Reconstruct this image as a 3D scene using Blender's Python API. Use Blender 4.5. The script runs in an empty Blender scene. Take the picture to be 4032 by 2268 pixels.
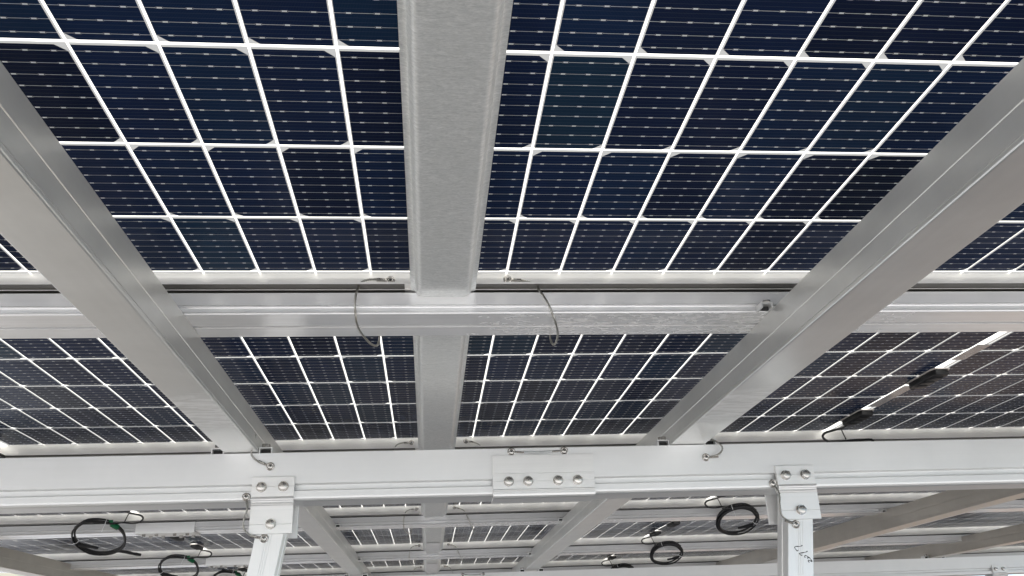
import bpy, bmesh, math, random
from mathutils import Matrix, Vector, Euler
random.seed(7)
C = bpy.context.scene.collection
SC = bpy.context.scene
# ------------------------------------------------------------------ frame of the roof
# All sizes below are metres in the frame of the sloping roof: X along the purlins,
# Y along the rafters (away from the viewer), Z normal to the panels, cells at Z = 0.
TILT = math.radians(9.1)
W = Matrix.Rotation(-TILT, 4, 'Y')          # roof frame -> world (roof rises towards +X)
EYE = Vector((-0.01741, -1.21569, -0.52904))
# ------------------------------------------------------------------ camera
RIGHT = Vector((0.99540655, -0.0877967, -0.03817771))
DOWN = Vector((-0.00174055, 0.38211049, -0.92411501))
FWD = Vector((0.09572235, 0.91993658, 0.38020247))
cam = bpy.data.cameras.new('camera')
cam.sensor_width = 36.0
cam.lens = 3454.2 / 4032 * 36.0
cam.clip_start = 0.02
cam.clip_end = 2000
co = bpy.data.objects.new('camera', cam)
C.objects.link(co)
m = Matrix.Identity(4)
for i in range(3):
    m[i][0] = RIGHT[i]; m[i][1] = -DOWN[i]; m[i][2] = -FWD[i]; m[i][3] = EYE[i]
co.matrix_world = W @ m
SC.camera = co
# ------------------------------------------------------------------ sky and sun
SUN_EL = math.radians(52)
SUN_AZ = math.radians(242)        # clockwise from +Y
wd = bpy.data.worlds.new('World'); SC.world = wd; wd.use_nodes = True
nt = wd.node_tree
bg = nt.nodes['Background']
sky = nt.nodes.new('ShaderNodeTexSky')
sky.sky_type = 'NISHITA'; sky.sun_disc = False
sky.sun_elevation = SUN_EL; sky.sun_rotation = SUN_AZ
sky.air_density = 1.0; sky.dust_density = 2.0; sky.ozone_density = 1.0
nt.links.new(sky.outputs[0], bg.inputs[0])
bg.inputs[1].default_value = 0.15
sl = bpy.data.lights.new('sun', 'SUN'); sl.energy = 4.2; sl.angle = math.radians(0.53)
sl.color = (1.0, 0.955, 0.875)
so = bpy.data.objects.new('sun', sl); C.objects.link(so)
sd = Vector((math.sin(SUN_AZ) * math.cos(SUN_EL), math.cos(SUN_AZ) * math.cos(SUN_EL), math.sin(SUN_EL)))
so.rotation_euler = sd.to_track_quat('Z', 'Y').to_euler()
so.location = sd * 30
SC.view_settings.view_transform = 'Standard'
SC.view_settings.look = 'None'
SC.view_settings.exposure = 1.32
SC.view_settings.gamma = 1.0
SC.view_settings.use_curve_mapping = False
try:
    SC.cycles.use_denoising = True
    SC.cycles.max_bounces = 14
    SC.cycles.diffuse_bounces = 6
    SC.cycles.glossy_bounces = 6
    SC.cycles.sample_clamp_indirect = 6.0
except Exception:
    pass

# ------------------------------------------------------------------ materials
def newmat(name):
    mt = bpy.data.materials.new(name); mt.use_nodes = True
    return mt, mt.node_tree, mt.node_tree.nodes['Principled BSDF']
def setp(p, **k):
    for a, v in k.items():
        a = a.replace('_', ' ')
        if a in p.inputs: p.inputs[a].default_value = v
def mth(nt, op, a, b=None, c=None):
    n = nt.nodes.new('ShaderNodeMath'); n.operation = op
    for i, v in enumerate((a, b, c)):
        if v is None: continue
        if isinstance(v, (int, float)): n.inputs[i].default_value = v
        else: nt.links.new(v, n.inputs[i])
    return n.outputs[0]
def ramp(nt, fac, stops):
    r = nt.nodes.new('ShaderNodeValToRGB')
    cr = r.color_ramp
    while len(cr.elements) < len(stops): cr.elements.new(0.5)
    for e, (p, c) in zip(cr.elements, stops):
        e.position = p; e.color = (c, c, c, 1) if isinstance(c, (int, float)) else tuple(c) + (1,)
    nt.links.new(fac, r.inputs[0]); return r.outputs[0]
def coords(nt, scale=(1, 1, 1)):
    t = nt.nodes.new('ShaderNodeTexCoord'); mp = nt.nodes.new('ShaderNodeMapping')
    mp.inputs['Scale'].default_value = scale
    nt.links.new(t.outputs['Object'], mp.inputs[0]); return mp.outputs[0]
def noise(nt, vec, scale, detail=4, rough=0.55, dist=0.0):
    n = nt.nodes.new('ShaderNodeTexNoise'); n.inputs['Scale'].default_value = scale
    n.inputs['Detail'].default_value = detail; n.inputs['Roughness'].default_value = rough
    n.inputs['Distortion'].default_value = dist
    nt.links.new(vec, n.inputs['Vector']); return n.outputs[0]
def mixc(nt, f, a, b):
    n = nt.nodes.new('ShaderNodeMix'); n.data_type = 'RGBA'
    if isinstance(f, (int, float)): n.inputs[0].default_value = f
    else: nt.links.new(f, n.inputs[0])
    for i, v in ((6, a), (7, b)):
        if isinstance(v, tuple): n.inputs[i].default_value = v + (1,) if len(v) == 3 else v
        else: nt.links.new(v, n.inputs[i])
    return n.outputs[2]
def bump(nt, h, strength, dist, p):
    b = nt.nodes.new('ShaderNodeBump'); b.inputs['Strength'].default_value = strength
    b.inputs['Distance'].default_value = dist
    nt.links.new(h, b.inputs['Height']); nt.links.new(b.outputs[0], p.inputs['Normal'])

def metal(name, base, rough, metallic, stretch, scratch=0.0, drawn=0.05, smudge=0.08, wear=(), wz=None):
    """anodised / mill aluminium: extrusion lines along one axis, cloudy smudges, rubbed scratches"""
    mt, nt, p = newmat(name)
    v0 = coords(nt)
    v1 = coords(nt, stretch)
    lines = noise(nt, v1, 1.0, 3, 0.6)
    cloud = noise(nt, v0, 9.0, 4, 0.6)
    dark = tuple(c * (1 - drawn * 2) for c in base)
    col = mixc(nt, ramp(nt, lines, [(0.3, 0.0), (0.7, 1.0)]), dark, base)
    smud = ramp(nt, cloud, [(0.35, 1 - smudge), (0.7, 1.0)])
    n = nt.nodes.new('ShaderNodeMix'); n.data_type = 'RGBA'; n.blend_type = 'MULTIPLY'; n.inputs[0].default_value = 1
    nt.links.new(col, n.inputs[6]); nt.links.new(smud, n.inputs[7]); col = n.outputs[2]
    rg = mth(nt, 'MULTIPLY_ADD', cloud, 0.05 if rough < 0.27 else 0.12, rough - 0.025)
    # rubbed patches and tape residue where the parts were handled: (axis, centre, half width, streak scale)
    sep = nt.nodes.new('ShaderNodeSeparateXYZ'); nt.links.new(v0, sep.inputs[0])
    for ax, cen, hw, sc3, thr in wear:
        d = mth(nt, 'ABSOLUTE', mth(nt, 'SUBTRACT', sep.outputs['XYZ'.index(ax)], cen))
        d = mth(nt, 'ADD', mth(nt, 'DIVIDE', d, hw), mth(nt, 'MULTIPLY', mth(nt, 'SUBTRACT', noise(nt, v0, 22.0, 3, 0.6), 0.5), 1.2))
        zone = ramp(nt, d, [(0.55, 1.0), (1.0, 0.0)])
        st_ = ramp(nt, noise(nt, coords(nt, sc3), 1.0, 4, 0.62, 0.8), [(thr, 0.0), (thr + 0.05, 1.0)])
        if wz is not None: zone = mth(nt, 'MULTIPLY', zone, mth(nt, 'LESS_THAN', sep.outputs[2], wz))
        sc = mth(nt, 'MULTIPLY', mth(nt, 'MULTIPLY', zone, st_), scratch)
        col = mixc(nt, sc, col, (0.97, 0.97, 0.96))
        nt.links.new(mth(nt, 'MULTIPLY', mth(nt, 'SUBTRACT', 1.0, sc), metallic), p.inputs['Metallic'])
        rg = mth(nt, 'ADD', rg, mth(nt, 'MULTIPLY', sc, 0.4))
    nt.links.new(col, p.inputs['Base Color']); nt.links.new(rg, p.inputs['Roughness'])
    if not wear: setp(p, Metallic=metallic)
    bump(nt, lines, 0.012, 0.0008, p)
    return mt

MAT = {}
MAT['purlin'] = metal('purlin_aluminium', (0.95, 0.95, 0.95), 0.22, 0.36, (1, 120, 120), 0.75, wear=(('X', 0.38, 0.32, (38, 100, 100), 0.53),), wz=-0.0719)
MAT['beam'] = metal('anodised_beam', (0.83, 0.835, 0.83), 0.46, 0.70, (1.0, 90, 90), 0.4, 0.012, 0.05)
MAT['rafter'] = metal('mill_aluminium', (0.80, 0.80, 0.775), 0.305, 0.72, (60, 0.8, 60), 0.8, 0.02, 0.10,
                      wear=(('Y', 1.43, 0.14, (18, 130, 18), 0.47),), wz=0.0006)
MAT['rafter_shaded'] = metal('brown_shaded_aluminium', (0.56, 0.52, 0.465), 0.34, 0.72, (60, 0.8, 60), 0, 0.02, 0.12)  # mill aluminium with dim brown light put into its base colour
MAT['frame'] = metal('panel_frame_aluminium', (0.90, 0.885, 0.86), 0.34, 0.3, (3, 300, 300), 0, 0.02, 0.03)
MAT['post'] = metal('post_aluminium', (0.82, 0.82, 0.81), 0.44, 0.8, (300, 300, 2), 0, 0.02, 0.04)
MAT['plate'] = metal('bracket_aluminium', (0.84, 0.84, 0.83), 0.42, 0.75, (3, 260, 260), 0, 0.02, 0.05)
MAT['bolt'] = metal('stainless_bolt', (0.60, 0.58, 0.55), 0.24, 1.0, (60, 60, 60), 0, 0.08, 0.25)
MAT['cable_steel'] = metal('braided_steel', (0.50, 0.49, 0.45), 0.28, 1.0, (80, 80, 80), 0, 0.1, 0.2)

# galvanised gutter: short wavy spangle marks across the rolling direction
mt, nt, p = newmat('galvanised_steel')
va = noise(nt, coords(nt, (90, 340, 180)), 1.0, 5, 0.62, 1.0)
vb = noise(nt, coords(nt, (280, 700, 280)), 1.0, 3, 0.6, 0.4)
vc = noise(nt, coords(nt), 14.0, 3, 0.5)
f = ramp(nt, mth(nt, 'ADD', mth(nt, 'MULTIPLY', va, 0.6), mth(nt, 'MULTIPLY', vb, 0.4)), [(0.36, 0.0), (0.50, 0.45), (0.64, 1.0)])
col = mixc(nt, f, (0.64, 0.66, 0.645), (0.95, 0.96, 0.945))
col = mixc(nt, ramp(nt, vc, [(0.4, 0.0), (0.75, 0.35)]), col, (0.72, 0.74, 0.72))
nt.links.new(col, p.inputs['Base Color'])
nt.links.new(mth(nt, 'MULTIPLY_ADD', vb, 0.15, 0.33), p.inputs['Roughness'])
setp(p, Metallic=0.45); bump(nt, va, 0.3, 0.0006, p)
MAT['galv'] = mt

# solar cells: busbars with solder pads drawn from the cell's own UV; per-cell coating tint
mt, nt, p = newmat('solar_cell')
uv = nt.nodes.new('ShaderNodeUVMap'); uv.uv_map = 'UVMap'
sx = nt.nodes.new('ShaderNodeSeparateXYZ'); nt.links.new(uv.outputs[0], sx.inputs[0])
u, v = sx.outputs[0], sx.outputs[1]
at = nt.nodes.new('ShaderNodeAttribute'); at.attribute_name = 'tint'
r = nt.nodes.new('ShaderNodeValToRGB'); cr = r.color_ramp
st = [(0.0, (0.005, 0.009, 0.022)), (0.3, (0.009, 0.016, 0.046)), (0.55, (0.010, 0.022, 0.066)),
      (0.8, (0.012, 0.034, 0.078)), (1.0, (0.014, 0.038, 0.062))]
while len(cr.elements) < 5: cr.elements.new(0.5)
for e, (q, c) in zip(cr.elements, st): e.position = q; e.color = c + (1,)
nt.links.new(at.outputs['Fac'], r.inputs[0])
vv = mth(nt, 'SUBTRACT', mth(nt, 'FRACT', mth(nt, 'MULTIPLY', v, 9.0)), 0.5)
vv = mth(nt, 'ABSOLUTE', vv)                                   # 0 on a busbar, in units of 18.5 mm
uu = mth(nt, 'ABSOLUTE', mth(nt, 'SUBTRACT', mth(nt, 'FRACT', mth(nt, 'MULTIPLY', u, 3.0)), 0.5))
line = mth(nt, 'LESS_THAN', vv, 0.019)
pad = mth(nt, 'MULTIPLY', mth(nt, 'LESS_THAN', vv, 0.055), mth(nt, 'LESS_THAN', uu, 0.090))
# rounded bulge around the pad with a dark eye at either end
ex = mth(nt, 'DIVIDE', mth(nt, 'SUBTRACT', uu, 0.108), 0.032)
ey = mth(nt, 'DIVIDE', vv, 0.066)
rr = mth(nt, 'ADD', mth(nt, 'MULTIPLY', ex, ex), mth(nt, 'MULTIPLY', ey, ey))
ring = mth(nt, 'LESS_THAN', rr, 1.0)
eye = mth(nt, 'LESS_THAN', rr, 0.30)
mk = mth(nt, 'MAXIMUM', mth(nt, 'MULTIPLY', line, 0.62), mth(nt, 'MAXIMUM', pad, mth(nt, 'MULTIPLY', ring, 0.3)))
mk = mth(nt, 'MULTIPLY', mk, mth(nt, 'SUBTRACT', 1.0, mth(nt, 'MULTIPLY', eye, mth(nt, 'SUBTRACT', 1.0, pad))))
# two hairlines between busbars and the very fine fingers across them
v2 = mth(nt, 'ABSOLUTE', mth(nt, 'SUBTRACT', mth(nt, 'FRACT', mth(nt, 'MULTIPLY', v, 27.0)), 0.5))
hair = mth(nt, 'MULTIPLY', mth(nt, 'LESS_THAN', v2, 0.03), 0.05)
fg = mth(nt, 'ABSOLUTE', mth(nt, 'SUBTRACT', mth(nt, 'FRACT', mth(nt, 'MULTIPLY', u, 58.0)), 0.5))
fing = mth(nt, 'MULTIPLY', mth(nt, 'LESS_THAN', fg, 0.09), 0.02)
mk2 = mth(nt, 'MAXIMUM', mk, mth(nt, 'MAXIMUM', hair, fing))
mott = noise(nt, coords(nt), 6.0, 3, 0.6)
basec = mixc(nt, ramp(nt, mott, [(0.3, 0.0), (0.75, 0.5)]), r.outputs[0], (0.007, 0.013, 0.034))
col = mixc(nt, mk2, basec, (0.76, 0.78, 0.80))
nt.links.new(col, p.inputs['Base Color'])
nt.links.new(mth(nt, 'MULTIPLY_ADD', mk, 0.25, 0.16), p.inputs['Roughness'])
setp(p, IOR=1.07)
MAT['cell'] = mt

# white glazed grid between the cells: light from the sun above glows through it
mt, nt, p = newmat('white_glass_grid')
nt.nodes.remove(p)
out = nt.nodes['Material Output']
uv = nt.nodes.new('ShaderNodeUVMap'); uv.uv_map = 'UVMap'
sx = nt.nodes.new('ShaderNodeSeparateXYZ'); nt.links.new(uv.outputs[0], sx.inputs[0])
def dist_int(s):
    return mth(nt, 'ABSOLUTE', mth(nt, 'SUBTRACT', mth(nt, 'FRACT', mth(nt, 'ADD', s, 0.5)), 0.5))
du = mth(nt, 'LESS_THAN', dist_int(sx.outputs[0]), 0.015)
dv = mth(nt, 'LESS_THAN', dist_int(sx.outputs[1]), 0.0105)
core = mth(nt, 'MAXIMUM', du, dv)
tcol = mixc(nt, core, (0.16, 0.16, 0.152), (0.80, 0.785, 0.70))
tr = nt.nodes.new('ShaderNodeBsdfTranslucent'); nt.links.new(tcol, tr.inputs[0])
df = nt.nodes.new('ShaderNodeBsdfDiffuse'); df.inputs[0].default_value = (0.8, 0.8, 0.8, 1)
gl = nt.nodes.new('ShaderNodeBsdfGlossy'); gl.inputs['Roughness'].default_value = 0.12
m1 = nt.nodes.new('ShaderNodeMixShader'); m1.inputs[0].default_value = 0.22
nt.links.new(tr.outputs[0], m1.inputs[1]); nt.links.new(df.outputs[0], m1.inputs[2])
fr = nt.nodes.new('ShaderNodeFresnel'); fr.inputs[0].default_value = 1.4
m2 = nt.nodes.new('ShaderNodeMixShader'); nt.links.new(fr.outputs[0], m2.inputs[0])
nt.links.new(m1.outputs[0], m2.inputs[1]); nt.links.new(gl.outputs[0], m2.inputs[2])
nt.links.new(m2.outputs[0], out.inputs[0])
MAT['grid'] = mt

def plain(name, col, rough, metallic=0.0, var=0.15):
    mt, nt, p = newmat(name)
    n = noise(nt, coords(nt), 40.0, 3, 0.5)
    c = mixc(nt, n, tuple(x * (1 - var) for x in col), tuple(min(1, x * (1 + var)) for x in col))
    nt.links.new(c, p.inputs['Base Color']); setp(p, Roughness=rough, Metallic=metallic)
    return mt
MAT['black'] = plain('black_cable_rubber', (0.012, 0.012, 0.013), 0.42)
MAT['box'] = plain('black_box_plastic', (0.010, 0.010, 0.011), 0.5)
MAT['green'] = plain('green_tape', (0.0, 0.13, 0.045), 0.4)
MAT['tie'] = plain('white_nylon', (0.72, 0.73, 0.74), 0.35)
MAT['ink'] = plain('black_marker_ink', (0.008, 0.008, 0.009), 0.55)
MAT['dark'] = plain('dark_rubber_and_shade', (0.02, 0.02, 0.02), 0.7)
MAT['flange_shade'] = plain('grey_brown_shade', (0.085, 0.08, 0.07), 0.45, 0.3)
MAT['patch'] = plain('crumpled_white', (0.88, 0.88, 0.87), 0.3)
MAT['sleeve'] = plain('clear_sleeve', (0.50, 0.52, 0.52), 0.25)
MAT['tape'] = plain('silvery_sticker', (0.20, 0.215, 0.24), 0.22, 0.4, 0.6)
MAT['silicone'] = plain('white_silicone', (0.75, 0.70, 0.66), 0.5)

def ground_mat(name, c1, c2, c3):
  mt, nt, p = newmat(name)
  n1 = noise(nt, coords(nt), 0.35, 6, 0.6); n2 = noise(nt, coords(nt), 18.0, 5, 0.7)
  c = mixc(nt, ramp(nt, n1, [(0.3, 0.0), (0.7, 1.0)]), c1, c2)
  c = mixc(nt, ramp(nt, n2, [(0.35, 0.35), (0.65, 0.0)]), c, c3)
  nt.links.new(c, p.inputs['Base Color']); setp(p, Roughness=0.9); bump(nt, n2, 0.5, 0.02, p)
  return mt
MAT['ground'] = ground_mat('dark_soil', (0.098, 0.090, 0.080), (0.14, 0.130, 0.115), (0.066, 0.060, 0.053))
MAT['bounce_concrete'] = ground_mat('pale_bounce_concrete', (0.50, 0.495, 0.48), (0.57, 0.565, 0.55), (0.42, 0.41, 0.40))
MAT['bounce_earth'] = ground_mat('red_brown_bounce', (0.20, 0.15, 0.11), (0.26, 0.195, 0.14), (0.14, 0.10, 0.075))
MAT['bounce_path'] = ground_mat('grey_bounce_paving', (0.27, 0.275, 0.275), (0.33, 0.335, 0.335), (0.22, 0.22, 0.22))

# ------------------------------------------------------------------ mesh building
class MB:
    def __init__(s): s.v = []; s.f = []; s.sm = []
    def add(s, vs, fs, smooth=False):
        o = len(s.v); s.v += [tuple(x) for x in vs]
        for f in fs: s.f.append(tuple(i + o for i in f)); s.sm.append(smooth)
        return s
    def box(s, x0, x1, y0, y1, z0, z1):
        vs = [(x, y, z) for x in (x0, x1) for y in (y0, y1) for z in (z0, z1)]
        return s.add(vs, [(0, 1, 3, 2), (4, 6, 7, 5), (0, 4, 5, 1), (2, 3, 7, 6), (0, 2, 6, 4), (1, 5, 7, 3)])
    def prism(s, prof, axis, a0, a1, steps=1, shift=None):
        """2D outline extruded along an axis: 'X' -> outline is (Y,Z); 'Y' -> (X,Z); 'Z' -> (X,Y)"""
        n = len(prof); vs = []
        for k in range(steps + 1):
            a = a0 + (a1 - a0) * k / steps
            for (p, q) in prof:
                dx = shift(a) if shift else 0.0
                vs.append({'X': (a, p, q), 'Y': (p, a, q), 'Z': (p + dx, q, a)}[axis])
        fs = []
        for k in range(steps):
            for i in range(n):
                j = (i + 1) % n
                fs.append((k * n + i, k * n + j, (k + 1) * n + j, (k + 1) * n + i))
        fs.append(tuple(range(n))[::-1]); fs.append(tuple(range(steps * n, steps * n + n)))
        return s.add(vs, fs)
    def disc(s, c, nrm, r, h, n=24, r2=None, ph=0.0, dome=0.0):
        """solid disc / hexagon / cone standing on c along nrm"""
        nrm = Vector(nrm).normalized(); c = Vector(c)
        t = nrm.orthogonal().normalized(); b = nrm.cross(t)
        r2 = r if r2 is None else r2
        vs = []
        for rr, hh in ((r, 0), (r2, h)):
            for i in range(n):
                a = ph + 2 * math.pi * i / n
                vs.append(c + nrm * hh + (t * math.cos(a) + b * math.sin(a)) * rr)
        vs.append(c + nrm * (h + dome))
        fs = [(i, (i + 1) % n, n + (i + 1) % n, n + i) for i in range(n)]
        fs.append(tuple(range(n))[::-1])
        fs += [(n + i, n + (i + 1) % n, 2 * n) for i in range(n)]
        return s.add(vs, fs)
    def ringt(s, c, nrm, R, r, n=24, k=8):
        nrm = Vector(nrm).normalized(); c = Vector(c)
        t = nrm.orthogonal().normalized(); b = nrm.cross(t)
        pts = [c + (t * math.cos(2 * math.pi * i / n) + b * math.sin(2 * math.pi * i / n)) * R for i in range(n)]
        return s.tube(pts, r, k, closed=True)
    def tube(s, pts, r, k=8, closed=False):
        pts = [Vector(p) for p in pts]; n = len(pts)
        vs = []; prev = None
        for i, p in enumerate(pts):
            if closed: d = pts[(i + 1) % n] - pts[i - 1]
            else: d = pts[min(i + 1, n - 1)] - pts[max(i - 1, 0)]
            if d.length < 1e-9: d = Vector((0, 0, 1))
            d.normalize()
            if prev is None: t = d.orthogonal().normalized()
            else:
                t = prev - d * prev.dot(d)
                t = t.normalized() if t.length > 1e-6 else d.orthogonal().normalized()
            prev = t; b = d.cross(t)
            rr = r(i / max(1, n - 1)) if callable(r) else r
            for j in range(k):
                a = 2 * math.pi * j / k
                vs.append(p + (t * math.cos(a) + b * math.sin(a)) * rr)
        fs = []
        for i in range(n if closed else n - 1):
            for j in range(k):
                a, b2 = i * k + j, i * k + (j + 1) % k
                c2, d2 = ((i + 1) % n) * k + (j + 1) % k, ((i + 1) % n) * k + j
                fs.append((a, b2, c2, d2))
        if not closed:
            fs.append(tuple(range(k))[::-1]); fs.append(tuple(range((n - 1) * k, n * k)))
        return s.add(vs, fs, True)
    def rope(s, pts, r, strands=3, pitch=0.012, k=6):
        """twisted wire rope along a smooth curve"""
        pts = smooth(pts, 8)
        L = 0
        fr = []; prev = None
        for i, p in enumerate(pts):
            d = (pts[min(i + 1, len(pts) - 1)] - pts[max(i - 1, 0)]).normalized()
            t = d.orthogonal().normalized() if prev is None else (prev - d * prev.dot(d)).normalized()
            prev = t
            if i: L += (p - pts[i - 1]).length
            fr.append((p, t, d.cross(t), L))
        for q in range(strands):
            o = [p + (t * math.cos(2 * math.pi * (l / pitch + q / strands)) + b * math.sin(2 * math.pi * (l / pitch + q / strands))) * r * 0.55
                 for p, t, b, l in fr]
            s.tube(o, r * 0.56, k)
        return s

def smooth(pts, sub=6):
    P = [Vector(p) for p in pts]
    if len(P) < 3: 
        return [P[0].lerp(P[1], i / sub) for i in range(sub + 1)]
    out = []
    for i in range(len(P) - 1):
        p0 = P[max(i - 1, 0)]; p1 = P[i]; p2 = P[i + 1]; p3 = P[min(i + 2, len(P) - 1)]
        for k in range(sub):
            t = k / sub
            out.append(0.5 * ((2 * p1) + (-p0 + p2) * t + (2 * p0 - 5 * p1 + 4 * p2 - p3) * t * t + (-p0 + 3 * p1 - 3 * p2 + p3) * t ** 3))
    out.append(P[-1]); return out

def T(loc): return W @ Matrix.Translation(Vector(loc))
def build(mb, name, mat, parent=None, loc=(0, 0, 0), uvs=None, tint=None, bev=0.0, sharp=None):
    """mb is in roof coordinates; loc is the origin of the thing (also in roof coordinates)"""
    me = bpy.data.meshes.new(name)
    l = Vector(loc)
    me.from_pydata([Vector(v) - l for v in mb.v], [], mb.f); me.validate(); me.update()
    if uvs is None and tint is None:
        bm = bmesh.new(); bm.from_mesh(me)
        bmesh.ops.recalc_face_normals(bm, faces=bm.faces)
        if bev > 0:
            es = [e for e in bm.edges if len(e.link_faces) == 2 and e.calc_face_angle(0) > 0.6]
            bmesh.ops.bevel(bm, geom=es, offset=bev, segments=2, affect='EDGES', profile=0.5)
        bm.to_mesh(me); bm.free()
    if uvs is not None:
        ul = me.uv_layers.new(name='UVMap')
        for i, q in enumerate(uvs): ul.data[i].uv = q
    if tint is not None:
        a = me.attributes.new('tint', 'FLOAT', 'FACE')
        for i, q in enumerate(tint): a.data[i].value = q
    me.shade_smooth()
    if sharp is None: sharp = 11 if mat in ('purlin', 'beam', 'rafter', 'rafter_shaded', 'frame', 'post', 'plate') else 32
    try: me.set_sharp_from_angle(angle=math.radians(sharp))
    except Exception: pass
    me.materials.append(MAT[mat])
    o = bpy.data.objects.new(name, me); C.objects.link(o)
    if parent is not None: o.parent = parent
    else: o.matrix_world = T(loc)
    return o
def tag(o, label, cat, group=None):
    o['label'] = label; o['category'] = cat
    if group: o['group'] = group
    return o
def thing(name, label, cat, loc, group=None):
    o = bpy.data.objects.new(name, None); o.empty_display_size = 0.05; C.objects.link(o)
    o.matrix_world = T(loc)
    return tag(o, label, cat, group)
def copy_tree(o, loc=None, label=None, parent=None):
    c = o.copy(); C.objects.link(c)
    if parent is not None: c.parent = parent
    if loc is not None: c.matrix_world = T(loc)
    if label: c['label'] = label
    for ch in list(o.children): copy_tree(ch, parent=c)
    return c

# ------------------------------------------------------------------ dimensions
A = 0.0815            # column pitch of the half cells
B = 0.17572           # row pitch
G = 0.0209            # cell edge from the middle of the gutter
GC = 0.027            # extra width of the middle strip of a panel
PM = 1.10905          # panel pitch along Y
PX = 26 * A + GC + 2 * G
ORD = ['nearest', 'second', 'third', 'fourth', 'fifth', 'sixth']
def dz(m): return [0, 0, -0.010, -0.025, -0.033, -0.038, -0.04][m]   # the far rows sag a little

# ------------------------------------------------------------------ ground
up = Vector((math.sin(TILT), 0, math.cos(TILT)))
eye_w = W @ EYE
GZ = eye_w.z - 1.45
me = bpy.data.meshes.new('ground')
s = 260
me.from_pydata([(-s, -s, GZ), (s, -s, GZ), (s, s, GZ), (-s, s, GZ)], [], [(0, 1, 2, 3)])
me.materials.append(MAT['ground'])
g = bpy.data.objects.new('ground', me); C.objects.link(g); g['kind'] = 'structure'
def slab(nm, x0, x1, y0, y1, mat='bounce_concrete'):
    me = bpy.data.meshes.new(nm)
    me.from_pydata([(x0, y0, GZ + .004), (x1, y0, GZ + .004), (x1, y1, GZ + .004), (x0, y1, GZ + .004)], [], [(0, 1, 2, 3)])
    me.materials.append(MAT[mat])
    o = bpy.data.objects.new(nm, me); C.objects.link(o); o['kind'] = 'structure'
slab('bounce_pavement', -60, 60, -60, -2.4)  # unseen pale slab added to throw light onto the beam fronts
slab('bounce_field', 6.0, 90, -2.39, 60, 'bounce_earth')  # unseen brown ground added to warm the faces turned right
slab('bounce_path', -60, -2.7, -2.39, 60, 'bounce_path')  # unseen paving added to bounce light in from the left

# ------------------------------------------------------------------ solar panels
def cell_outline(x0, x1, y0, y1, side):
    c = 0.0095
    if side > 0: return [(x0, y0), (x1 - c, y0), (x1, y0 + c), (x1, y1 - c), (x1 - c, y1), (x0, y1)]
    return [(x0 + c, y0), (x1, y0), (x1, y1), (x0 + c, y1), (x0, y1 - c), (x0, y0 + c)]
def make_panel(variant):
    """origin: middle of the far edge of the cell area; extends towards -Y"""
    rnd = random.Random(40 + variant)
    w = 26 * A + GC; x0 = -w / 2
    mb = MB(); uvs = []; tint = []
    gx, gy = 0.0025, 0.0037
    for r_ in range(6):
        ya, yb = -(r_ + 1) * B + gy, -r_ * B - gy
        for k in range(26):
            off = x0 + k * A + (GC if k >= 13 else 0)
            xa, xb = off + gx, off + A - gx
            side = 1 if (r_ + k * 0) % 2 == 0 else -1
            ol = cell_outline(xa, xb, ya, yb, side)
            mb.add([(x, y, 0.0) for x, y in ol], [tuple(range(6))[::-1]])
            uvs += [((x - xa) / (xb - xa), (y - ya) / (yb - ya)) for x, y in ol][::-1]
            tint.append(min(1, max(0, rnd.gauss(0.5, 0.17))))
    gr = MB(); guv = []
    for sx_ in (0, 1):
        xa = x0 - 0.011 if sx_ == 0 else x0 + 13 * A + GC
        xb = x0 + 13 * A if sx_ == 0 else x0 + w + 0.011
        og = x0 if sx_ == 0 else x0 + 13 * A + GC
        gr.add([(xa, -6 * B - 0.011, 0.0015), (xb, -6 * B - 0.011, 0.0015), (xb, 0.011, 0.0015), (xa, 0.011, 0.0015)], [(3, 2, 1, 0)])
        guv += [((x - og) / A, (y) / B) for x, y in ((xa, 0.011), (xb, 0.011), (xb, -6 * B - 0.011), (xa, -6 * B - 0.011))]
    xa, xb = x0 + 13 * A, x0 + 13 * A + GC
    gr.add([(xa, -6 * B - 0.011, 0.0015), (xb, -6 * B - 0.011, 0.0015), (xb, 0.011, 0.0015), (xa, 0.011, 0.0015)], [(3, 2, 1, 0)])
    guv += [(-0.004, 0.5), (0.024, 0.5), (0.024, 0.5), (-0.004, 0.5)]
    # frame: web with an inward flange at the bottom
    fr = MB()
    W0, Zb = 0.0115, -0.033
    yn, yf = -6 * B - W0, W0
    xl, xr = x0 - 0.0118, x0 + w + 0.0118
    def side_profile(s_):  # across, z  (s_=+1 web on the + side)
        pr = [(0.0, 0.0045), (-0.0016, 0.0045), (-0.0016, Zb + 0.0016), (-0.047, Zb + 0.0016), (-0.047, Zb - 0.0012), (-0.0458, Zb - 0.0012), (-0.0458, Zb),
              (-0.0262, Zb), (-0.0262, Zb - 0.0020), (-0.0245, Zb - 0.0020), (-0.0245, Zb), (0.0, Zb)]
        return pr
    far = [(yf + a, z) for a, z in side_profile(1)]
    near = [(yn - a, z) for a, z in side_profile(1)]
    fr.prism(far, 'X', xl, xr); fr.prism(near, 'X', xl, xr)
    lf = [(xl - a * 0.5, z) for a, z in side_profile(1)]
    rt = [(xr + a * 0.5, z) for a, z in side_profile(1)]
    fr.prism(lf, 'Y', yn + 0.0475, yf - 0.0475); fr.prism(rt, 'Y', yn + 0.0475, yf - 0.0475)
    return mb, uvs, tint, gr, guv, fr, (x0, w, yn, yf)
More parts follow.
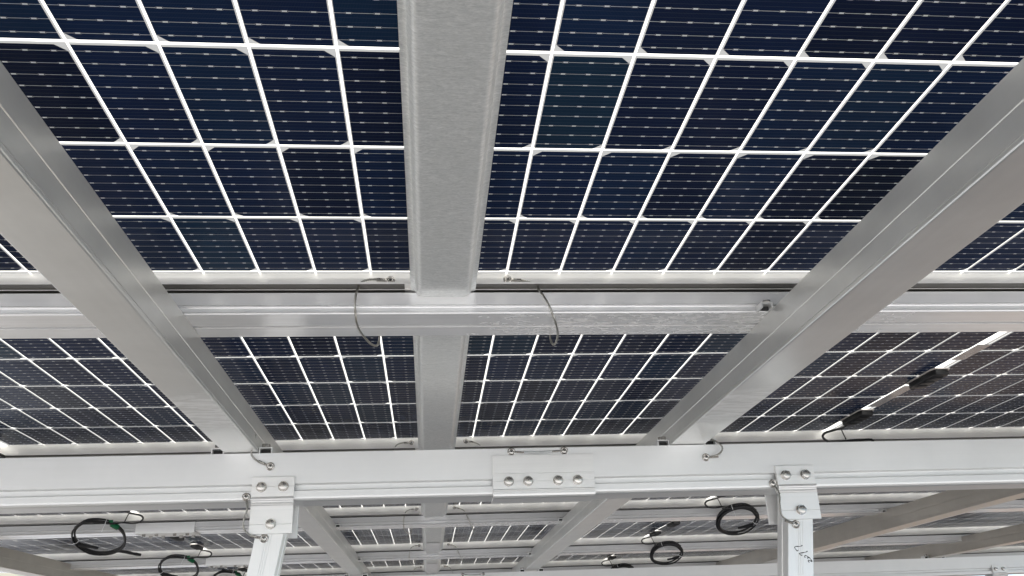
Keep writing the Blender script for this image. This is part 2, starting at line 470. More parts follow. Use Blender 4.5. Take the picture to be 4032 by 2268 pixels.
def junction_boxes(root, x0, w):
    xc = x0 + 13 * A + GC / 2
    for i, yc in enumerate((-0.175, -0.527, -0.935)):
        b = MB(); h = 0.014
        L = 0.058
        x1, x2 = xc - 0.018, xc + 0.019
        y1, y2 = yc - L, yc + L
        pr = [(x1 + 0.004, y1), (x2 - 0.004, y1), (x2, y1 + 0.012), (x2, y2 - 0.012), (x2 - 0.004, y2), (x1 + 0.004, y2), (x1, y2 - 0.012), (x1, y1 + 0.012)]
        b.prism(pr, 'Z', -0.0025, -h)
        b.box(x1 + 0.005, x2 - 0.005, y1 + 0.02, y2 - 0.02, -h - 0.0015, -h)
        for q in (-0.03, 0.0, 0.03): b.box(x1 + 0.008, x2 - 0.008, yc + q - 0.006, yc + q + 0.006, -h - 0.0028, -h - 0.0015)
        b.disc((xc, y2, -0.009), (0, 1, 0), 0.005, 0.012, 12)
        o = build(b, 'junction_box', 'box', root, bev=0.0012)
        s_ = MB().prism([(p_[0] + (0.003 if p_[0] > xc else -0.003), p_[1] + (0.004 if p_[1] > yc else -0.004)) for p_ in pr], 'Z', -0.0004, -0.0024)
        build(s_, 'silicone_bead', 'silicone', o)
    for ya, yb in ((-0.46, -0.245), (-0.79, -0.745 + 0.1)):
        pass
    t = MB().box(xc - 0.0125, xc + 0.0165, -0.448, -0.262, -0.0012, -0.0004)
    build(t, 'sticker', 'tape', root)
    t = MB().box(xc - 0.0125, xc + 0.0165, -0.745, -0.645, -0.0012, -0.0004)
    build(t, 'sticker', 'tape', root)

protos = []
for var in range(3):
    mb, uvs, tint, gr, guv, fr, dims = make_panel(var)
    protos.append((mb, uvs, tint, gr, guv, fr, dims))
COLN = {-2: 'second column left of the central gutter', -1: 'directly left of the central gutter',
        0: 'directly right of the central gutter', 1: 'second column right of the central gutter',
        2: 'third column right of the central gutter'}
first = {}
for mrow in range(6):
    for c in (-1, 0, 1):
        var = (mrow * 2 + c + 2 + (mrow // 2)) % 3
        loc = ((c + 0.5) * PX, mrow * PM, dz(mrow))
        lab = 'solar panel, %s row from the camera, %s' % (ORD[mrow], COLN[c])
        if var not in first:
            root = thing('solar_panel', lab, 'solar panel', loc, 'solar panels of the canopy roof seen from below')
            mb, uvs, tint, gr, guv, fr, (x0, w, yn, yf) = protos[var]
            build(mb, 'solar_cells', 'cell', root, uvs=uvs, tint=tint)
            build(gr, 'glass_sheet', 'grid', root, uvs=guv)
            build(fr, 'frame', 'frame', root)
            se = MB().box(x0 + 0.03, x0 + w - 0.03, yf - 0.0455, yf - 0.0268, -0.0345, -0.0331)
            se.box(x0 + 0.03, x0 + w - 0.03, yf - 0.0240, yf - 0.0005, -0.0348, -0.0331)
            build(se, 'flange_shade_strip', 'flange_shade', root)  # dark strips that paint the shade of the flange recess
            junction_boxes(root, x0, w)
            first[var] = root
        else:
            copy_tree(first[var], loc, lab)

# ------------------------------------------------------------------ purlins
XL, XR = -PX - 0.05, 2 * PX + 0.05
PUR = [(-0.0115, -0.0385), (0.084, -0.0385), (0.0845, -0.039), (0.0845, -0.0717), (0.0839, -0.0723), (0.0452, -0.0723), (0.0446, -0.0717),
       (0.0446, -0.046), (0.036, -0.046), (0.036, -0.0717), (0.0354, -0.0723), (-0.0105, -0.0723), (-0.0117, -0.0717), (-0.0123, -0.0706),
       (-0.0136, -0.0704), (-0.0136, -0.0700), (-0.0120, -0.0685), (-0.0090, -0.0682), (-0.0085, -0.0675), (-0.0085, -0.0610), (-0.0090, -0.0600),
       (-0.0118, -0.0602), (-0.0136, -0.0598), (-0.0136, -0.0593), (-0.0120, -0.0576), (-0.0120, -0.0390)]
for mrow in range(6):
    oy, oz = mrow * PM, dz(mrow)
    root = thing('purlin', 'ribbed aluminium purlin running crosswise under the far edge of the %s row of panels' % ORD[mrow],
                 'purlin', (0, oy, oz), 'purlins carrying the solar panels')
    build(MB().prism(PUR, 'X', XL, XR), 'rail', 'purlin', root)
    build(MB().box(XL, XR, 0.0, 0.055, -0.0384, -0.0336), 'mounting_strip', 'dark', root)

# ------------------------------------------------------------------ gutters between the panel columns
GXc = 0.0055
def gutter_profile(s_=1.0):
    return [(-0.0475, -0.0365), (-0.0435, -0.0368), (-0.0405, -0.0385), (-0.0385, -0.043), (-0.0365, -0.0475), (-0.0335, -0.0500), (-0.030, -0.0508)]
gp = gutter_profile()
half = gp + [(-x, z) for x, z in gp[::-1]]
inner = [(x * 0.975, z + 0.0012) for x, z in half][::-1]
GPROF = half + inner
gl_first = None
for mrow in range(6):
    for c in (0, 1):
        y0 = -1.10 if mrow == 0 else (mrow - 1) * PM + 0.088
        y1 = mrow * PM - 0.0135
        oz = dz(mrow)
        wh = {0: 'central', -1: 'left-hand', 1: 'right-hand'}[c]
        lab = 'galvanised steel rain gutter, %s line, below the joint in the %s row of panels' % (wh, ORD[mrow])
        loc = (c * PX + GXc, y0, oz)
        mb = MB(); n = 8; prof = GPROF; k = len(prof); vs = []
        yy = [y0, y0 + 0.01, y1 - 0.055, y1 - 0.040, y1 - 0.036, y1 - 0.006, y1 - 0.002, y1]
        lift = [0, 0, 0, 0.0005, 0.0035, 0.0040, 0.0050, 0.0075]
        for a, lf in zip(yy, lift):
            for (px_, pz) in prof:
                deep = min(1, max(0, (-pz - 0.038) / 0.012))
                vs.append((c * PX + GXc + px_, a, oz + pz + lf * deep))
        fs = []
        for q in range(len(yy) - 1):
            for i in range(k):
                j = (i + 1) % k
                fs.append((q * k + i, q * k + j, (q + 1) * k + j, (q + 1) * k + i))
        mb.add(vs, fs)
        # closed end against the purlin
        e = len(yy) - 1; hh = len(half)
        mb.add([vs[e * k + i] for i in range(hh)], [tuple(range(hh))])
        go = build(mb, 'gutter', 'galv', None, loc)
        if c == 0 and mrow in (3, 4):  # thin crumpled white patch under two far gutters
            fy0, fy1 = (0.55, 0.985) if mrow == 3 else (0.35, 0.97)
            fm = MB(); nx, ny = 8, 18; rn = random.Random(mrow)
            fv = [((i / nx - .5) * 0.062, fy0 + (fy1 - fy0) * j / ny, -0.0522 - rn.random() * 0.0012) for j in range(ny + 1) for i in range(nx + 1)]
            fm.add(fv, [(j * (nx + 1) + i, j * (nx + 1) + i + 1, (j + 1) * (nx + 1) + i + 1, (j + 1) * (nx + 1) + i) for j in range(ny) for i in range(nx)], True)
            build(fm, 'white_patch', 'patch', go)
        tag(go, lab, 'gutter', 'galvanised gutters between the panel columns')

# ------------------------------------------------------------------ rafters
def rafter(x0, x1, zt, zb, y0, y1, lab, mat='rafter'):
    r_ = 0.0022; zc = (zt + zb) / 2; gd = 0.0007; gw = 0.0011
    pr = [(x0, zt), (x1, zt), (x1, zc + gw), (x1 - gd, zc), (x1, zc - gw), (x1, zb + 0.0075), (x1 - 0.0008, zb + 0.0070), (x1 - 0.0008, zb + 0.0060), (x1, zb + 0.0055),
          (x1, zb + r_), (x1 - r_ * .3, zb + r_ * .3), (x1 - r_, zb),
          (x0 + r_, zb), (x0 + r_ * .3, zb + r_ * .3), (x0, zb + r_), (x0, zb + 0.0055), (x0 + 0.0008, zb + 0.0060), (x0 + 0.0008, zb + 0.0070), (x0, zb + 0.0075),
          (x0, zc - gw), (x0 + gd, zc), (x0, zc + gw)]
    o = build(MB().prism(pr, 'Y', y0, y1), 'rafter', mat, None, ((x0 + x1) / 2, y0, zb))
    return tag(o, lab, 'rafter', 'aluminium rafters running away from the camera')
ZT = -0.0727
rafter(-0.430, -0.362, ZT, -0.1395, -1.15, 5.75, 'aluminium rafter just left of the central gutter, dull brown web and scuffed pale underside')
rafter(0.497, 0.572, ZT, -0.1400, -1.15, 5.75, 'grey aluminium rafter just right of the central gutter, crossing the picture diagonally')
rafter(-1.785, -1.712, ZT - .002, -0.150, -1.15, 5.75, 'brownish rafter cutting off the lower left corner', 'rafter_shaded')
rafter(1.790, 1.862, ZT - .002, -0.148, -1.15, 5.75, 'brownish grey rafter rising to the right edge behind the handwritten post', 'rafter_shaded')
rafter(2.770, 2.842, ZT - .002, -0.148, -1.15, 5.75, 'farthest right rafter, above the small distant bracket at lower right', 'rafter_shaded')

# ------------------------------------------------------------------ main beams
BEAM = [(0.0, 0.098), (0.0, 0.0355), (0.0008, 0.0345), (0.0100, 0.0338), (0.0105, 0.0330), (0.0105, 0.0235), (0.0098, 0.0228), (0.0008, 0.0215), (0.0, 0.0205),
        (0.0, 0.0085), (0.0008, 0.0052), (0.0028, 0.0024), (0.0058, 0.0007), (0.0090, 0.0), (0.068, 0.0), (0.072, 0.004), (0.072, 0.098)]
def beam(y, zb, lab, x0=-2.35, x1=4.55):
    return tag(build(MB().prism([(y + a, zb + b) for a, b in BEAM], 'X', x0, x1), 'main_beam', 'beam', None, (0, y, zb)), lab, 'beam',
               'main beams on the posts')
BY1, BZ1 = 0.600, -0.2395
BY2, BZ2 = 3.660, -0.2480
beam(BY1, BZ1, 'wide pale aluminium main beam across the lower third, nearest to the camera')
beam(BY2, BZ2, 'second main beam behind, along the bottom right edge of the picture')

# ------------------------------------------------------------------ bolts, brackets, posts
def bolt(parent, x, y, z, nrm=(0, -1, 0), r_=0.0098, ph=None):
    b = MB(); n = Vector(nrm)
    b.disc((x, y, z), n, r_ * 1.06, 0.0016, 28)
    b.disc(Vector((x, y, z)) + n * 0.0016, n, r_, 0.0064, 6, ph=random.uniform(0, 1) if ph is None else ph)
    b.disc(Vector((x, y, z)) + n * 0.0080, n, r_ * 0.80, 0.0006, 24, r2=r_ * 0.70)
    return build(b, 'bolt', 'bolt', parent, bev=0.0)
def bracket_profile(y, z, back=False):
    # y: beam face, z measured from the beam's lower edge (BZ)
    pr = [(-0.0002, 0.0485), (-0.0072, 0.0485), (-0.0078, 0.0478), (-0.0078, 0.0297), (-0.0070, 0.0292), (-0.0078, 0.0287), (-0.0078, 0.0090), (-0.0090, 0.0070), (-0.0096, 0.0045),
          (-0.0088, 0.0022), (-0.0064, 0.0005), (-0.0060, -0.0010), (-0.0075, -0.0026), (-0.0080, -0.0050), (-0.0070, -0.0072), (-0.0058, -0.0085),
          (-0.0058, -0.0440), (-0.0050, -0.0445), (-0.0058, -0.0450), (-0.0058, -0.0625), (-0.0052, -0.0630), (-0.0008, -0.0630), (-0.0008, -0.0040), (-0.0002, -0.0010)]
    return [(y + a, z + b) for a, b in pr]
def post_set(x, by, bz, n_, lab_post, lab_br):
    wd_ = 0.083
    br = thing('post_bracket', lab_br, 'bracket', (x, by, bz - 0.063), 'brackets joining the posts to the main beams')
    l = (x, by, bz - 0.063)
    def bl(mb, nm, mat, par, bev=0.0):
        l_ = Vector(l); mb.v = [tuple(Vector(v) - l_) for v in mb.v]; return build(mb, nm, mat, par, bev=bev)
    bl(MB().prism(bracket_profile(by, bz), 'X', x - wd_ / 2, x + wd_ / 2), 'front_plate', 'plate', br)
    bk = MB().box(x - wd_ / 2, x + wd_ / 2, by + 0.0725, by + 0.0785, bz - 0.063, bz + 0.0485)
    bl(bk, 'back_plate', 'plate', br, 0.0008)
    for dx, z_ in ((-0.0225, 0.0280), (0.0205, 0.0285), (0.0, -0.0440)):
        p_ = Vector((x + dx, by - 0.0079 if z_ > 0 else by - 0.0059, bz + z_)) - Vector(l)
        bolt(br, *p_)
    # post: square extrusion with fine ribs, plumb in the world, i.e. leaning in the roof frame
    yc0, yc1 = by - 0.0005, by + 0.0600
    zt_ = bz - 0.006
    base = W @ Vector((x, by, zt_))
    length = (base.z - GZ) / 1.0
    slope = math.tan(TILT)
    zend = zt_ - length * math.cos(TILT)
    hw = 0.0270
    gz_ = 0.0006
    pr = []
    def gv(xc): return [(xc - 0.0009, yc0), (xc, yc0 + gz_), (xc + 0.0009, yc0)]
    fx = [(-hw + 0.001, yc0)] + gv(-0.0052) + gv(-0.0008) + gv(0.0040) + [(hw - 0.001, yc0)]
    pr = fx + [(hw, yc0 + 0.001), (hw, yc0 + 0.026), (hw - 0.0022, yc0 + 0.027), (hw - 0.0022, yc0 + 0.034), (hw, yc0 + 0.035), (hw, yc1 - 0.001), (hw - 0.001, yc1),
               (-hw + 0.001, yc1), (-hw, yc1 - 0.001), (-hw, yc0 + 0.035), (-hw + 0.0022, yc0 + 0.034), (-hw + 0.0022, yc0 + 0.027), (-hw, yc0 + 0.026), (-hw, yc0 + 0.001)]
    xs = x + 0.007
    mb = MB().prism([(a + xs, b) for a, b in pr], 'Z', zt_, zend, 1, shift=lambda a: (a - zt_) * slope)
    pl = (x + (zend - zt_) * slope + 0.007, by + 0.03, zend)
    root = thing('post', lab_post, 'post', pl, 'posts under the main beams')
    mb.v = [tuple(Vector(v) - Vector(pl)) for v in mb.v]
    build(mb, 'shaft', 'post', root)
    fp = MB().box(-0.08, 0.08, -0.08, 0.08, 0.002, 0.012)
    o = build(fp, 'foot_plate', 'plate', root, bev=0.001)
    o.matrix_local = Matrix.Rotation(TILT, 4, 'Y')
    return root, br, pl
P1 = post_set(-0.326, BY1, BZ1, 0, 'plain aluminium post left of centre, brownish right side', 'left-hand three-bolt bracket on the near main beam')
P2 = post_set(0.758, BY1, BZ1, 1, 'aluminium post on the right with black handwritten digits', 'right-hand three-bolt bracket on the near main beam, above the post with handwriting')
P3 = post_set(3.160, BY2, BZ2, 2, 'far post beneath the second main beam at lower right', 'small distant bracket on the second main beam at lower right')
for x_, w_ in ((-0.326, 'left'), (0.758, 'right')):
    post_set(x_, BY2, BZ2, 3, 'post under the second main beam, hidden behind the near %s post' % w_, 'bracket on the second main beam behind the near %s post' % w_)

# handwriting on the right-hand post (marker pen)
STROKES = [[(0.751, -0.354), (0.748, -0.356), (0.742, -0.3563), (0.736, -0.3563), (0.7342, -0.358), (0.735, -0.361), (0.7385, -0.3652), (0.741, -0.363)],
           [(0.760, -0.366), (0.757, -0.3678), (0.750, -0.3690), (0.7432, -0.3698), (0.7422, -0.3705), (0.7452, -0.3745), (0.7472, -0.373)],
           [(0.7532, -0.3788), (0.752, -0.3765), (0.7530, -0.3750), (0.756, -0.3750), (0.7590, -0.3778), (0.7592, -0.3795), (0.757, -0.3800)],
           [(0.7594, -0.3775), (0.763, -0.3805), (0.765, -0.3840), (0.7665, -0.3872), (0.7642, -0.3862), (0.7615, -0.3848), (0.7588, -0.3843), (0.7580, -0.3856), (0.7590, -0.3875), (0.7606, -0.3884)]]
mb = MB()
for st_ in STROKES:
    pts = smooth([(x, 0, z) for x, z in st_], 5)
    hwid = 0.00088
    top = []; bot = []
    for i, q in enumerate(pts):
        d = pts[min(i + 1, len(pts) - 1)] - pts[max(i - 1, 0)]; d.normalize()
        n_ = Vector((-d.z, 0, d.x)) * hwid * (0.85 + 0.3 * math.sin(i * 0.7))
        top.append(q + n_); bot.append(q - n_)
    y_ = BY1 - 0.0005
    nn = len(pts)
    vs = [(q.x, y_ - 0.00035, q.z) for q in top] + [(q.x, y_ - 0.00035, q.z) for q in bot]
    mb.add(vs, [(i, i + 1, nn + i + 1, nn + i) for i in range(nn - 1)])
mb.v = [tuple(Vector(v) - Vector(P2[2])) for v in mb.v]
o = build(mb, 'handwritten_number', 'ink', P2[0])
o['label'] = 'black handwritten digits on the post'

# splice plate of the near main beam
def splice(x0, x1, by, bz, lab):
    l = Vector((x0, by, bz))
    root = thing('beam_splice', lab, 'splice plate', l, 'splice plates joining the main beams')
    pr = [(-0.0004, 0.0825), (-0.0056, 0.0825), (-0.0060, 0.0820), (-0.0060, 0.0448), (-0.0072, 0.0440), (-0.0072, 0.0287), (-0.0066, 0.0282), (-0.0072, 0.0277), (-0.0072, 0.0130),
          (-0.0080, 0.0115), (-0.0080, 0.0098), (-0.0072, 0.0085), (-0.0074, 0.0030), (-0.0062, -0.0010), (-0.0035, -0.0040), (0.0010, -0.0055),
          (0.060, -0.0055), (0.060, -0.0004), (0.0090, -0.0004), (0.0050, 0.0), (0.0018, 0.0020), (-0.0004, 0.0060)]
    mb = MB().prism(pr, 'X', 0, x1 - x0)
    build(mb, 'plate', 'plate', root)
    for f_ in (0.155, 0.345, 0.640, 0.833):
        bolt(root, (x1 - x0) * f_, -0.0073, 0.0282)
    return root
splice(0.115, 0.326, BY1, BZ1, 'four-bolt splice plate in the middle of the near main beam')
splice(0.110, 0.325, BY2, BZ2, 'splice plate on the second main beam at the very bottom of the picture')

# purlin splices with hanging bolts
pf = None
for mrow in (1, 2, 3, 4):
    loc = (-0.98, mrow * PM, dz(mrow))
    lab = 'aluminium splice sleeve with bolts below, left side, on the purlin of the %s panel row' % ORD[mrow]
    if pf is None:
        pf = thing('purlin_splice', lab, 'splice plate', loc, 'splice sleeves on the purlins')
        pr = [(-0.0130, -0.0395), (-0.0172, -0.0395), (-0.0172, -0.0660), (-0.0160, -0.0775), (0.090, -0.0775), (0.090, -0.0735), (-0.0130, -0.0735)]
        build(MB().prism(pr, 'X', -0.105, 0.105), 'sleeve', 'plate', pf)
        for q in (-0.08, -0.035, 0.03, 0.075):
            for yy_ in (0.004, 0.062):
                bolt(pf, q + yy_ * 0.15, yy_, -0.0777, (0, 0, -1), 0.0065)
    else: copy_tree(pf, loc, lab)

# ------------------------------------------------------------------ clips holding rafters
def clip(x0, x1, y0, y1, z0, z1, lab, bx, first=[None]):
    """open channel piece with a bolt on top"""
    l = Vector(((x0 + x1) / 2, y0, z0))
    root = thing('rafter_clip', lab, 'clip', l, 'channel clips fixing the rafters')
    t_ = 0.0026
    mb = MB()
    pr = [(x0, z0), (x0, z1), (x1, z1), (x1, z0), (x1 - t_, z0), (x1 - t_, z1 - t_), (x0 + t_, z1 - t_), (x0 + t_, z0)]
    mb.prism(pr, 'Y', y0, y1)
    mb.v = [tuple(Vector(v) - l) for v in mb.v]
    build(mb, 'channel', 'plate', root)
    bk = MB().box(x0 + t_, x1 - t_, y0 + 0.012, y0 + 0.015, z0, z1 - t_)
    bk.v = [tuple(Vector(v) - l) for v in bk.v]
    build(bk, 'shade_insert', 'dark', root)  # dark plate standing in for the shade inside the channel
    p_ = Vector((bx, (y0 + y1) / 2 - 0.01, z1)) - l
    br_ = min(0.0085, (x1 - x0) * 0.33)
    b = MB().disc(p_, (0, 0, 1), br_, br_ * (0.9 if br_ > 0.007 else 0.3), 20)
    build(b, 'bolt', 'bolt', root)
zt1 = BZ1 + 0.0982
RF = [(-0.430, -0.362, 'left'), (0.497, 0.572, 'right')]
for xa, xb, w_ in RF:
    clip(xa - 0.0265, xa - 0.0006, BY1 + 0.006, BY1 + 0.046, zt1, zt1 + 0.0135, 'small channel clip on the near main beam, left side of the %s rafter' % w_, xa - 0.013)
    clip(xb + 0.0006, xb + 0.0275, BY1 + 0.006, BY1 + 0.046, zt1, zt1 + 0.0135, 'small channel clip on the near main beam, right side of the %s rafter' % w_, xb + 0.013)
zt2 = BZ2 + 0.0982
for xa, xb, w_ in RF + [(2.770, 2.842, 'farthest right')]:
    clip(xa - 0.0265, xa - 0.0006, BY2 + 0.006, BY2 + 0.046, zt2, zt2 + 0.0135, 'tiny clip on the second main beam, left side of the %s rafter' % w_, xa - 0.013)
    clip(xb + 0.0006, xb + 0.0275, BY2 + 0.006, BY2 + 0.046, zt2, zt2 + 0.0135, 'tiny clip on the second main beam, right side of the %s rafter' % w_, xb + 0.013)
for mrow in range(0, 4):
    for xa, xb, w_ in RF + [(1.790, 1.862, 'lower right')]:
        inner_left = xa > 0
        X0, X1 = (xa - 0.019, xa - 0.0006) if inner_left else (xb + 0.0006, xb + 0.019)
        if mrow == 0 and not inner_left: continue
        oy, oz = mrow * PM, dz(mrow)
        clip(X0, X1, oy - 0.034, oy - 0.0128, oz - 0.0725, oz - 0.0640, 'channel clip between the %s rafter and the purlin of the %s panel row' % (w_, ORD[mrow]), (X0 + X1) / 2)

# ------------------------------------------------------------------ bonding wires
def bonding(pts, r_, lab, n0=(0, -1, 0), n1=None, s0=True, s1=True, mat='cable_steel', loc=None, group='steel earthing wires with ring lugs', screw=0.0045):
    P = [Vector(p) for p in pts]
    l = Vector(loc if loc is not None else P[0])
    root = thing('earthing_wire', lab, 'wire', l, group)
    Q = [p - l for p in P]
    ropeQ = list(Q)
    def lug(p, q, nrm):
        nrm = Vector(nrm)
        d = (q - p); d -= nrm * d.dot(nrm) * 0.6; d.normalize()
        mb = MB(); mb.ringt(p + nrm * 0.001, nrm, screw * 1.18, screw * 0.36, 24, 8)
        mb.tube([p + nrm * 0.0013 + d * screw * 1.5, p + nrm * 0.002 + d * screw * 2.2, p + nrm * 0.003 + d * screw * 4.6], lambda t: r_ * (1.15 + 0.35 * min(1, t * 2)), 10)
        build(mb, 'ring_lug', 'bolt', root)
        mb = MB(); mb.disc(p, nrm, screw * 0.98, 0.0022, 20); mb.disc(p + nrm * 0.0022, nrm, screw * 0.82, 0.0010, 20, r2=screw * 0.5, dome=0.0)
        t = nrm.orthogonal().normalized(); b = nrm.cross(t)
        o = build(mb, 'screw', 'bolt', root)
        mb = MB()
        for u_ in (t, b):
            w_ = nrm.cross(u_)
            c_ = p + nrm * 0.00325
            vs = [c_ + u_ * screw * .45 * i + w_ * screw * .1 * j for i, j in ((-1, -1), (1, -1), (1, 1), (-1, 1))]
            mb.add(vs, [(0, 1, 2, 3)])
        build(mb, 'screw_slot', 'dark', o)
        return p + nrm * 0.003 + d * screw * 3.6
    if s0: ropeQ[0] = lug(Q[0], Q[1], n0)
    if s1: ropeQ[-1] = lug(Q[-1], Q[-2], n1 or n0)
    build(MB().rope(ropeQ, r_, 3, r_ * 7), 'cable', mat, root)
    return root
W1 = [(-0.073, 0.0098, -0.010), (-0.082, 0.004, -0.011), (-0.094, 0.0, -0.012), (-0.111, -0.014, -0.021), (-0.118, -0.027, -0.039), (-0.121, -0.032, -0.059),
      (-0.120, -0.026, -0.081), (-0.118, 0.0, -0.089), (-0.110, 0.03, -0.094), (-0.101, 0.06, -0.095), (-0.094, 0.088, -0.084), (-0.092, 0.092, -0.060), (-0.092, 0.092, -0.038)]
W2 = [(0.104, 0.0098, -0.009), (0.113, 0.004, -0.011), (0.127, 0.0, -0.015), (0.140, -0.014, -0.026), (0.150, -0.027, -0.047), (0.159, -0.032, -0.068),
      (0.167, -0.024, -0.087), (0.176, 0.01, -0.096), (0.178, 0.055, -0.097), (0.177, 0.088, -0.083), (0.176, 0.092, -0.060), (0.176, 0.092, -0.038)]
wl = bonding(W1, 0.0018, 'twisted steel wire looping round the nearest purlin, left of the gutter', s1=False)
wr = bonding(W2, 0.0018, 'twisted steel wire looping round the nearest purlin, right of the gutter', s1=False)
for mrow in range(1, 5):
    for w_, P_, nm in ((wl, W1, 'left'), (wr, W2, 'right')):
        p0 = P_[0]
        copy_tree(w_, (p0[0] + (0.012 if nm == 'left' else -0.02) * (mrow > 0), p0[1] + mrow * PM, p0[2] + dz(mrow)),
                  'steel wire around the purlin of the %s panel row, %s of the central gutter' % (ORD[mrow], nm))
R2_ = 0.0019
bonding([(-0.3617, 0.560, -0.112), (-0.3655, 0.578, -0.127), (-0.371, 0.585, -0.140), (-0.371, 0.585, -0.148), (-0.362, 0.588, -0.158), (-0.347, 0.594, -0.164), (-0.335, 0.5998, -0.169)],
        R2_, 'steel wire hanging from the left rafter to the near main beam', s0=False, screw=0.0056)
bonding([(0.572, 0.620, -0.124), (0.588, 0.600, -0.130), (0.601, 0.586, -0.146), (0.602, 0.583, -0.157), (0.594, 0.588, -0.165), (0.582, 0.594, -0.169), (0.570, 0.5998, -0.169)],
        R2_, 'steel wire curling from the right rafter to the near main beam', s0=False, screw=0.0056)
bonding([(-0.378, 0.5998, -0.229), (-0.375, 0.590, -0.241), (-0.372, 0.585, -0.256), (-0.376, 0.582, -0.276), (-0.375, 0.583, -0.292), (-0.364, 0.588, -0.304), (-0.350, 0.594, -0.308), (-0.338, 0.5993, -0.310)],
        R2_, 'steel wire bridging the left bracket from beam to post', screw=0.0056)
bonding([(0.708, 0.5998, -0.227), (0.712, 0.590, -0.241), (0.7125, 0.584, -0.258), (0.7075, 0.580, -0.276), (0.711, 0.583, -0.296), (0.728, 0.592, -0.307), (0.744, 0.5993, -0.312)],
        R2_, 'steel wire bridging the right bracket from beam to post', screw=0.0056)
def bridge(x0, x1, y, z, lab):
    R2_ = 0.0013
    rt = bonding([(x0, y, z), (x0 + 0.015, y - 0.004, z - 0.0015), ((x0 + x1) / 2, y - 0.0045, z - 0.003), (x1 - 0.015, y - 0.004, z - 0.001), (x1, y, z)], R2_, lab, screw=0.0056)
    l = Vector((x0, y, z))
    pts = [Vector((x0 + 0.026, y - 0.0045, z - 0.002)) - l, Vector(((x0 + x1) / 2, y - 0.005, z - 0.003)) - l, Vector((x1 - 0.026, y - 0.0045, z - 0.0015)) - l]
    build(MB().tube(smooth(pts, 6), 0.0025, 10), 'clear_sleeve', 'sleeve', rt)
bridge(0.156, 0.267, BY1 - 0.0002, -0.1490, 'straight sleeved wire just above the middle splice plate of the near beam')
bridge(0.165, 0.275, BY2 - 0.0002, BZ2 + 0.093, 'straight sleeved wire above the splice plate of the second main beam')

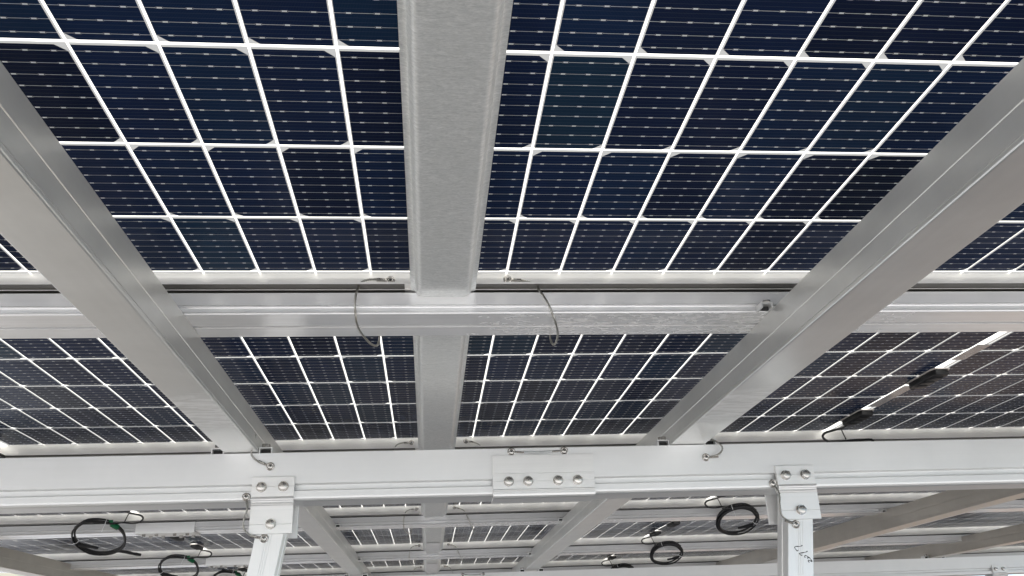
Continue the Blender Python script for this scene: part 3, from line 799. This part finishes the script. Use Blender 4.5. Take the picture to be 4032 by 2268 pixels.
# ------------------------------------------------------------------ cables hanging at the panel centres
def cable_coil(side, lab, y, z, beta=32.0, dxc=0.0, dzc=0.0, rad=0.080, tail=True, green=True, lo=1.0):
    """coil of black panel cable, tied to the purlin; side mirrors it"""
    S = side
    loc = (side * (PX / 2), y, z)
    root = thing('cable_coil', lab, 'cable', loc, 'coiled black panel cables')
    b = math.radians(beta)
    e1 = Vector((1, 0, 0)); e2 = Vector((0, math.cos(b), -math.sin(b))); nn = e1.cross(e2)
    cx = Vector((S * 0.084 + dxc, -0.028, -0.088 + dzc))
    rnd = random.Random(int(y * 100) + (side > 0))
    def ring(a, rr_, off, ox):
        return cx + e1 * S * (math.cos(a) * rr_ + ox) + e2 * (math.sin(a) * rr_) + nn * off
    # lead from the junction box: loops outwards, then runs into the coil
    lead = [Vector((0.0, -0.115, -0.0110)), Vector((0.0, -0.080, -0.0115)), Vector((-S * 0.012, -0.055, -0.012)), Vector((-S * 0.032 * lo, -0.045, -0.017)), Vector((-S * 0.040 * lo, -0.045, -0.028)),
            Vector((-S * 0.028, -0.046, -0.040)), Vector((S * 0.0, -0.047, -0.043)), Vector((S * 0.030, -0.049, -0.040))]
    if beta < 20: lead += [Vector((S * 0.062, -0.050, -0.039)), Vector((S * 0.098, -0.050, -0.041))]
    turns = []
    start = math.radians(225)
    for i in range(0, 3 * 24 + 9):
        a = start + i * 2 * math.pi / 24
        t_ = i / 24
        turns.append(ring(a, rad + 0.0045 * math.sin(t_ * 2.3), 0.0042 * (t_ - 1.4) + 0.0015 * math.sin(i * 0.9), 0.003 * math.sin(t_ * 3)))
    mbb = MB().tube(smooth(lead + [turns[0] + Vector((-S * 0.012, -0.002, 0.010))] + turns[1::3], 4), 0.0033, 8)
    build(mbb, 'cable', 'black', root)
    build(MB().tube([Vector((S * 0.002, -0.072, -0.0115)), Vector((S * 0.010, -0.060, -0.016)), Vector((S * 0.022, -0.049, -0.036))], 0.0018, 6), 'cable_tie', 'black', root)
    # second lead with its plug, shorter turn
    t2 = [ring(math.radians(x_), rad - 0.006, -0.007, 0) for x_ in range(330, 60, -18)]
    if tail:
        t2 = [ring(math.radians(100), rad + 0.022, 0.006, 0.0) + Vector((-S * 0.075, 0.0, 0.006))] + [ring(math.radians(x_), rad + 0.006, 0.004, -0.004) for x_ in range(120, -20, -20)]
    build(MB().tube(smooth(t2, 4), 0.0055, 8), 'cable_end', 'black', root)
    pl = t2[0]; d_ = (t2[1] - t2[0]).normalized()
    build(MB().tube([pl - d_ * 0.03, pl - d_ * 0.012, pl - d_ * 0.0115, pl + d_ * 0.008], lambda t: 0.0062 if 0.3 < t < 0.9 else 0.0048, 10), 'plug', 'box', root)
    # bundle of plugs tied inside the low side of the coil
    q1 = ring(math.radians(20), rad - 0.006, -0.006, 0); q2 = ring(math.radians(75), rad - 0.034, -0.004, 0)
    build(MB().tube([q1, q1.lerp(q2, .3), q1.lerp(q2, .32), q1.lerp(q2, .6), q1.lerp(q2, .62), q2], lambda t: 0.0075 if t < 0.55 else 0.005, 10), 'plug', 'box', root)
    # green tape and white cable ties
    if green:
        ga, gb = ring(math.radians(213), rad, 0, 0), ring(math.radians(232), rad, 0, 0)
        gm = MB().tube([ga, ga.lerp(gb, .5), gb], 0.0098, 8)
        gm.box(gb.x - 0.006, gb.x + 0.007, gb.y - 0.008, gb.y - 0.006, gb.z - 0.002, gb.z + 0.013)
        build(gm, 'green_tape', 'green', root)
    for a_, L_ in ((245, 0.045), (12, 0.04)):
        p_ = ring(math.radians(a_), rad, 0, 0); p2 = ring(math.radians(a_ + 6), rad, 0, 0)
        mb = MB().ringt(p_, p2 - p_, 0.0098, 0.0013, 18, 6)
        inn = (cx - p_).normalized()
        mb.tube([p_ + inn * 0.009, p_ + inn * (0.009 + L_ * .5) + Vector((0, -.003, 0)), p_ + inn * (0.009 + L_) + Vector((0, -0.004, -0.002))], 0.0010, 6)
        build(mb, 'cable_tie', 'tie', root)
    return root
for mrow, nm in ((1, 'second'), (2, 'third'), (3, 'fourth'), (4, 'fifth')):
    for side, wn in ((-1, 'left'), (1, 'right')):
        lab = 'black cable coil hanging below the %s panel row, %s half of the picture' % (nm, wn)
        if mrow == 1:
            cable_coil(side, lab, mrow * PM, dz(mrow), 14.0, side * 0.02, -0.004, 0.07, False, False, 0.15 if side < 0 else 1.0)
        else:
            cable_coil(side, lab, mrow * PM, dz(mrow), 34.0, -0.026 if side < 0 else 0, 0.030 if (mrow == 4 and side < 0) else 0, 0.088 if side < 0 else 0.079, side < 0, side < 0)
